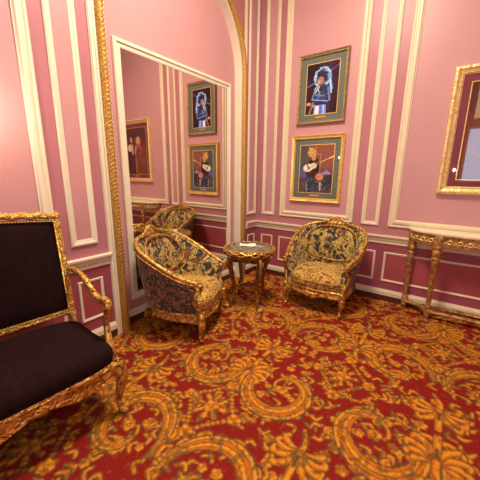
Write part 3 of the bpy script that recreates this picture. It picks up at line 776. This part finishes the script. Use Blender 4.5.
# leaflet on the table
bm = BM(); rows = []
for i in range(9):
    s = i/8; rows.append([(-.10+.20*s, -.06+.12*t, .003+.020*abs(s-.5)*(.4+t)+.004*math.sin(6*s+4*t)) for t in (0, .25, .5, .75, 1)])
grid(bm, rows)
o = obj('paper_leaflet', bm, M['paper']); o.location = (.60, -1.10, ZT+.0032); o.rotation_euler = (0, 0, math.radians(38))
o.modifiers.new('thick', 'SOLIDIFY').thickness = .0015
o['label'] = 'white folded paper lying on the round side table'; o['category'] = 'paper'
bm = BM(); sweep(bm, [(-.07, 0, 0), (.05, 0, 0), (.07, 0, 0)], [.004, .004, .0015], 8)
o = obj('pen', bm, M['paper']); o.location = (.725, -1.06, ZT+.0045); o.rotation_euler = (0, 0, math.radians(20))
o['label'] = 'slim pale pen lying beside the folded paper on the side table'; o['category'] = 'pen'

# ------------------------------------------------------------------ tub armchairs
def interp3(P, u): 
    us = np.linspace(0, 1, len(P)); return [float(np.interp(u, us, [p[i] for p in P])) for i in range(len(P[0]))]
def half(P, n=48):       # smooth dense half curve
    return smoothpath([(*p, 0)[:3] if len(p) == 2 else p for p in P], 12)
BASE = half([(0, .335), (.17, .315), (.29, .215), (.345, .04), (.355, -.14), (.345, -.29)])
TOP = half([(0, .395, .965), (.245, .372, .955), (.405, .265, .90), (.455, .08, .80), (.440, -.12, .685), (.385, -.285, .615)])
def U(P, u):
    s = abs(u)*(len(P)-1); j = min(int(s), len(P)-2); p = P[j].lerp(P[j+1], s-j)
    return Vector((p.x*(1 if u >= 0 else -1), p.y, p.z))
ZB = .285
def shell(u, v, inner=0.0):
    b, t = U(BASE, u), U(TOP, u)
    z = ZB+(t.z-ZB)*v
    e = v**.85
    p = Vector((b.x+(t.x-b.x)*e, b.y+(t.y-b.y)*e, z))
    if inner:
        c = Vector((0, -.12+.0*abs(u), z)); d = (c-p); d.z = 0; d.normalize()
        if abs(u) > .75: d = (d+Vector((-(1 if u > 0 else -1), 0, 0))*(abs(u)-.75)*3).normalized()
        p = p+d*inner
    return p
def armchair(label):
    root = empty('tub_armchair', (0, 0, 0), 0, label, 'armchair', 'gilt tub armchairs in floral tapestry')
    us = np.linspace(-1, 1, 65); vs = np.linspace(0, 1, 15)
    bm = BM()                                               # outside upholstery
    grid(bm, [[shell(u, v, -.012*math.sin(PI*v)) if 0 < v < 1 else shell(u, v) for u in us] for v in vs])
    obj('outer_upholstery', bm, M['tap_dark'], root, label='dark verdure tapestry on the outside')
    bm = BM()                                               # inside padding
    U0, V0, DV = .47, .65, .335
    def inn(u, v):
        th = .050+.030*math.sin(PI*min(1, v*1.02))**.7 if v < 1 else .02
        d = (u/U0)**2+((v-V0)/DV)**2
        if d < 1: th += .028*(1-d)**.6
        elif abs(u) > U0: th += .012*math.sin(PI*min(1, (abs(u)-U0)/(1-U0)))
        return shell(u, v, th)
    grid(bm, [[inn(u, v) for u in np.linspace(-1, 1, 97)] for v in np.linspace(.1, 1, 31)])
    for s in (-1, 1):                                       # padded front ends of the arms
        grid(bm, [[shell(s, v).lerp(inn(s, v), t)+Vector((0, -.012*math.sin(PI*t), 0)) for t in np.linspace(0, 1, 6)] for v in vs])
    obj('inner_upholstery', bm, M['tap_light'], root)
    bm = BM()
    pts = []
    for k in range(48):
        a = 2*PI*k/48; u, v = U0*math.cos(a), V0+DV*math.sin(a); d = inn(u*.98, v); pts.append(shell(u, v, .085))
    sweep(bm, pts, .011, 8, closed=True); obj('oval_moulding', bm, M['chair_wood'], root)
    # carved top rail running into the arm fronts
    bm = BM(); P = [shell(u, 1, .012)+Vector((0, 0, .008)) for u in us]
    ex = {1: [], -1: []}
    for s in (1, -1):
        ex[s] = [Vector((s*.372, -.325, .605)), Vector((s*.365, -.350, .575)), Vector((s*.372, -.335, .545)), Vector((s*.392, -.30, .50)), Vector((s*.385, -.285, .43)), Vector((s*.355, -.315, .35)), Vector((s*.348, -.335, .27))]
    path = smoothpath([*ex[-1][::-1]], 4)+P+smoothpath(ex[1], 4)
    rad = [.018]*len(path)
    nE = len(smoothpath(ex[1], 4))
    for i in range(len(path)):
        k = i-nE
        if 0 <= k < 65: rad[i] = .019+.005*abs(math.cos(PI*us[k]*4))+(.008 if abs(us[k]) < .12 else 0)
    sweep(bm, path, rad, 10)
    for s in (1, -1):
        blob(bm, Vector((s*.372, -.338, .600)), .030, 1, 1, .9); blob(bm, Vector((s*.35, -.342, .275)), .038, 1.0, .8, 1.1)
    # second bead below the rail, outside
    sweep(bm, [shell(u, .955, -.010) for u in us], .009, 6)
    obj('top_rail', bm, M['chair_wood'], root)
    bm = BM()                                               # crest
    c = shell(0, 1, .012)
    for (dx, dz, r, sx, sz) in ((0, .050, .040, 1.0, 1.1), (.05, .032, .030, 1.2, .9), (-.05, .032, .030, 1.2, .9), (.10, .018, .024, 1.5, .8), (-.10, .018, .024, 1.5, .8), (.022, .080, .018, 1, 1), (-.022, .080, .018, 1, 1), (0, .020, .042, 1.5, .7)):
        blob(bm, Vector((c.x+dx, c.y-.1*abs(dx), c.z+dz)), r, sx, .6, sz, 2)
    for s in (1, -1):
        sweep(bm, smoothpath([(s*.02, c.y-.012, c.z+.09), (s*.06, c.y-.02, c.z+.075), (s*.10, c.y-.03, c.z+.045), (s*.15, c.y-.04, c.z+.028), (s*.20, c.y-.05, c.z+.005)], 5), [.008, .014, .012, .012, .006], 8)
    obj('crest', bm, M['gold'], root)
    # seat rail
    def srail(u): b = U(BASE, u); return Vector((b.x*1.02, b.y*1.02, 0))
    front = [(.345, -.305), (.28, -.335), (.17, -.345), (.07, -.365), (0, -.372)]
    loop = [srail(u) for u in us] + smoothpath([(x, y, 0) for x, y in front]+[(-x, y, 0) for x, y in front[::-1][1:]], 4)[1:-1]
    bm = BM(); rows = []
    for o_, z in ((-.045, .295), (.0, .297), (.012, .288), (.004, .272), (.004, .240), (.014, .226), (.010, .208), (-.02, .200), (-.045, .205)):
        row = []
        for p in loop:
            d = Vector((p.x, p.y+.0, 0)).normalized(); fr = 0
            zz = z
            if z < .25 and p.y < -.3: zz = z-.028*math.exp(-(p.x/.07)**2)
            q = p+d*o_; row.append((q.x, q.y, zz))
        rows.append(row)
    rows.append(rows[0]); grid(bm, rows, closed_u=True)
    for (x, y) in ((0, -.375),):
        blob(bm, Vector((x, y, .225)), .034, 1.5, .5, .9)
        for s in (1, -1): blob(bm, Vector((s*.055, y+.006, .240)), .024, 1.6, .5, .7)
    obj('seat_rail', bm, M['chair_wood'], root)
    # seat cushion
    out = []
    for k in range(64):
        a = 2*PI*k/64; x, y = math.cos(a), math.sin(a)
        e = 2/3.2; X = math.copysign(abs(x)**e, x); Y = math.copysign(abs(y)**e, y)
        out.append((X*(.330+.018*(-Y)), -.035+Y*(.30 if Y > 0 else .335)))
    bm = BM(); rows = []
    for f, z in ((.93, .285), (1.0, .305), (1.03, .345), (1.03, .385), (1.0, .420), (.93, .446), (.8, .463), (.6, .478), (.35, .486), (.12, .489), (.02, .49)):
        rows.append([(x*f, -.035+(y+.035)*f, z) for x, y in out])
    V = grid(bm, rows, closed_u=True); bm.faces.new(V[-1]); bm.faces.new(V[0][::-1])
    cu = obj('seat_cushion', bm, M['tap_seat'], root)
    bm = BM(); sweep(bm, [(x*1.03, -.035+(y+.035)*1.03, .388) for x, y in out], .007, 6, closed=True); obj('piping', bm, M['chair_wood'], cu)
    for (x, y, f) in ((.335, -.318, 1), (-.335, -.318, 1), (.300, .235, 0), (-.300, .235, 0)):
        sx = 1 if x > 0 else -1; sy = -1 if f else 1
        bm = BM()
        sweep(bm, smoothpath([(x, y, .26), (x+sx*.014, y+sy*.020, .205), (x+sx*.014, y+sy*.020, .15), (x-sx*.004, y-sy*.004, .08), (x+sx*.002, y+sy*.008, .035), (x+sx*.010, y+sy*.018, .018)], 6), [.040, .038, .028, .018, .018, .023], 10)
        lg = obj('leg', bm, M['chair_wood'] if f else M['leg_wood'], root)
    return root
def copy_tree(o, parent=None):
    c = o.copy(); C.objects.link(c); c.parent = parent
    for ch in list(o.children): copy_tree(ch, c)
    return c
ch1 = armchair('tapestry tub armchair in front of the mirror, its side turned to the viewer')
ch2 = copy_tree(ch1); ch2['label'] = 'tapestry tub armchair below the two photographs, its seat facing the room'
ch1.location = (.362, -1.965, 0); ch1.rotation_euler = (0, 0, math.radians(90+22))
ch2.location = (1.375, -.53, 0); ch2.rotation_euler = (0, 0, math.radians(0))

# ------------------------------------------------------------------ settee
sf = empty('settee', (0.50, -3.72, 0), math.radians(-5), 'dark brown velvet settee with carved gilt frame against the left wall', 'sofa')
HW = .675     # half width along y; front is +x
bm = BM()
def backpt(y, z): return (-.30-.10*(z-.5)/.8, y, z)
def zt(y): return 1.29+.035*math.cos(y/HW*PI/2)
# back frame: stiles, top rail, bottom rail (carved, raised profile)
ys = np.linspace(-HW+.02, HW-.02, 50)
top = [Vector(backpt(y, zt(y)-.012))+Vector((0, 0, .006*math.sin(y*60))) for y in ys]
sweep(bm, top, [.025]*50, 10); 
for s in (-1, 1):
    P = [Vector(backpt(s*(HW-.02), z)) for z in np.linspace(.40, zt(HW)-.01, 50)]
    sweep(bm, P, [.024+.003*math.sin(i*1.3) for i in range(50)], 10)
    blob(bm, Vector(backpt(s*(HW-.02), zt(HW)-.008)), .032, 1, 1, 1)
sweep(bm, [Vector(backpt(y, .535)) for y in ys], [.021+.003*math.sin(i*1.5) for i in range(50)], 10)
obj('back_frame', bm, M['gold'], sf)
bm = BM()
Y = np.linspace(-HW+.045, HW-.045, 30)
rows = []
for i in range(20):
    t = i/19; row = []
    for y in Y:
        z = .555+(zt(y)-.045-.555)*t; e = min(1, 6*min(t, 1-t))*min(1, 6*min((y-Y[0]), (Y[-1]-y))/(Y[-1]-Y[0]))
        p = Vector(backpt(y, z)); p.x += .004+.030*max(0, e)**.5; row.append(p)
    rows.append(row)
grid(bm, rows); bk = [[Vector((p.x-.045-.03, p.y, p.z)) if False else Vector((backpt(p.y, p.z)[0]-.018, p.y, p.z)) for p in r] for r in (rows[0], rows[-1])]
grid(bm, [bk[0], bk[1]])
obj('back_upholstery', bm, M['velvet'], sf)
bm = BM()          # gilt beading round the back upholstery
def edge(y, z): return Vector(backpt(y, z))+Vector((.020, 0, 0))
bp = [edge(y, .562) for y in np.linspace(Y[0], Y[-1], 300)]+[edge(Y[-1], z) for z in np.linspace(.565, zt(HW)-.05, 170)]+[edge(y, zt(y)-.050) for y in np.linspace(Y[-1], Y[0], 300)]+[edge(Y[0], z) for z in np.linspace(zt(HW)-.05, .565, 170)]
sweep(bm, bp, [.0045+.0035*math.sin(i*PI/2.2) for i in range(len(bp))], 6, closed=True)
obj('beading', bm, M['gold_pl'], sf)
# seat
bm = BM(); rows = []
out = []
for k in range(88):
    a = 2*PI*k/88; x, y = math.cos(a), math.sin(a); e = 2/7
    Xx = math.copysign(abs(x)**e, x); Yy = math.copysign(abs(y)**e, y); out.append((.055+Xx*.338, Yy*(HW-.012+.030*max(0, Xx))))
for f, z in ((.97, .385), (1.0, .40), (1.012, .435), (1.0, .468), (.965, .492), (.9, .508), (.75, .522), (.5, .532), (.25, .536), (.02, .537)):
    rows.append([(.055+(x-.055)*f if f > .9 else .055+(x-.055)*f, y*(1-(1-f)*(.5 if f > .9 else 1)), z) for x, y in out])
V = grid(bm, rows, closed_u=True); bm.faces.new(V[-1]); bm.faces.new(V[0][::-1])
obj('seat_cushion', bm, M['velvet'], sf)
# seat rail with scalloped carved apron
bm = BM()
def apron(P0, P1, nrm, n=60, depth=.085, scal=.055):
    P0, P1, nrm = Vector(P0), Vector(P1), Vector(nrm); rows = []
    for i in range(n+1):
        t = i/n; p = P0.lerp(P1, t); m5 = abs(t-.5)*2
        low = depth+scal*(math.cos((t-.5)*2*PI*3)*.5+.25)*(.6+.4*math.cos((t-.5)*PI)) + .045*max(0, m5-.86)/.14
        rows.append([p+nrm*.0+Vector((0, 0, 0)), p+nrm*.022+Vector((0, 0, -.004)), p+nrm*.026+Vector((0, 0, -.020)), p+nrm*.016+Vector((0, 0, -.034)), p+nrm*.020+Vector((0, 0, -low*.8)), p+nrm*.026+Vector((0, 0, -low)), p+Vector((0, 0, -low-.004)), p-nrm*.02+Vector((0, 0, -low*.9)), p-nrm*.02])
    V = grid(bm, [list(r) for r in rows])
    for i in range(n): bm.faces.new((V[i][0], V[i+1][0], V[i+1][-1], V[i][-1]))
apron((.375, -HW, .398), (.375, HW, .398), (1, 0, 0))
apron((.375, HW, .398), (-.30, HW, .398), (0, 1, 0), 40, .07, .02)
apron((-.30, -HW, .398), (.375, -HW, .398), (0, -1, 0), 40, .07, .02)
for (y) in (-HW*.34, HW*.34, 0): blob(bm, Vector((.395, y, .335)), .030, .5, 1.6, 1, 2); 
obj('seat_rail', bm, M['copper'], sf)
for s in (-1, 1):
    bm = BM(); y = s*(HW-.005)
    P = smoothpath([(-.345, y, .875), (-.22, y+s*.01, .885), (-.08, y+s*.02, .850), (.05, y+s*.025, .775), (.13, y+s*.03, .745), (.20, y+s*.03, .762), (.245, y+s*.028, .745), (.235, y+s*.025, .69), (.215, y+s*.02, .62), (.25, y+s*.01, .52), (.30, y, .43), (.31, y, .39)], 7)
    sweep(bm, P, [.018, .021, .024, .022, .025, .030, .028, .024, .020, .023, .030, .033], 10)
    blob(bm, Vector((.215, y+s*.03, .755)), .032, 1.1, .9, .9); blob(bm, Vector((.04, y+s*.025, .795)), .022, 1.6, .8, .7); 
    obj('arm', bm, M['chair_wood'], sf)
for (x, y, f) in ((.37, HW-.01, 1), (.37, -HW+.01, 1), (-.27, HW-.02, 0), (-.27, -HW+.02, 0)):
    sx = 1 if f else -1; sy = 1 if y > 0 else -1; bm = BM()
    sweep(bm, smoothpath([(x, y, .395), (x+sx*.012, y+sy*.012, .33), (x+sx*.018, y+sy*.015, .26), (x, y, .15), (x-sx*.008, y-sy*.005, .08), (x+sx*.012, y+sy*.01, .03), (x+sx*.025, y+sy*.02, .018)], 6), [.042, .046, .038, .024, .019, .022, .022], 10)
    obj('leg', bm, M['chair_wood'], sf)
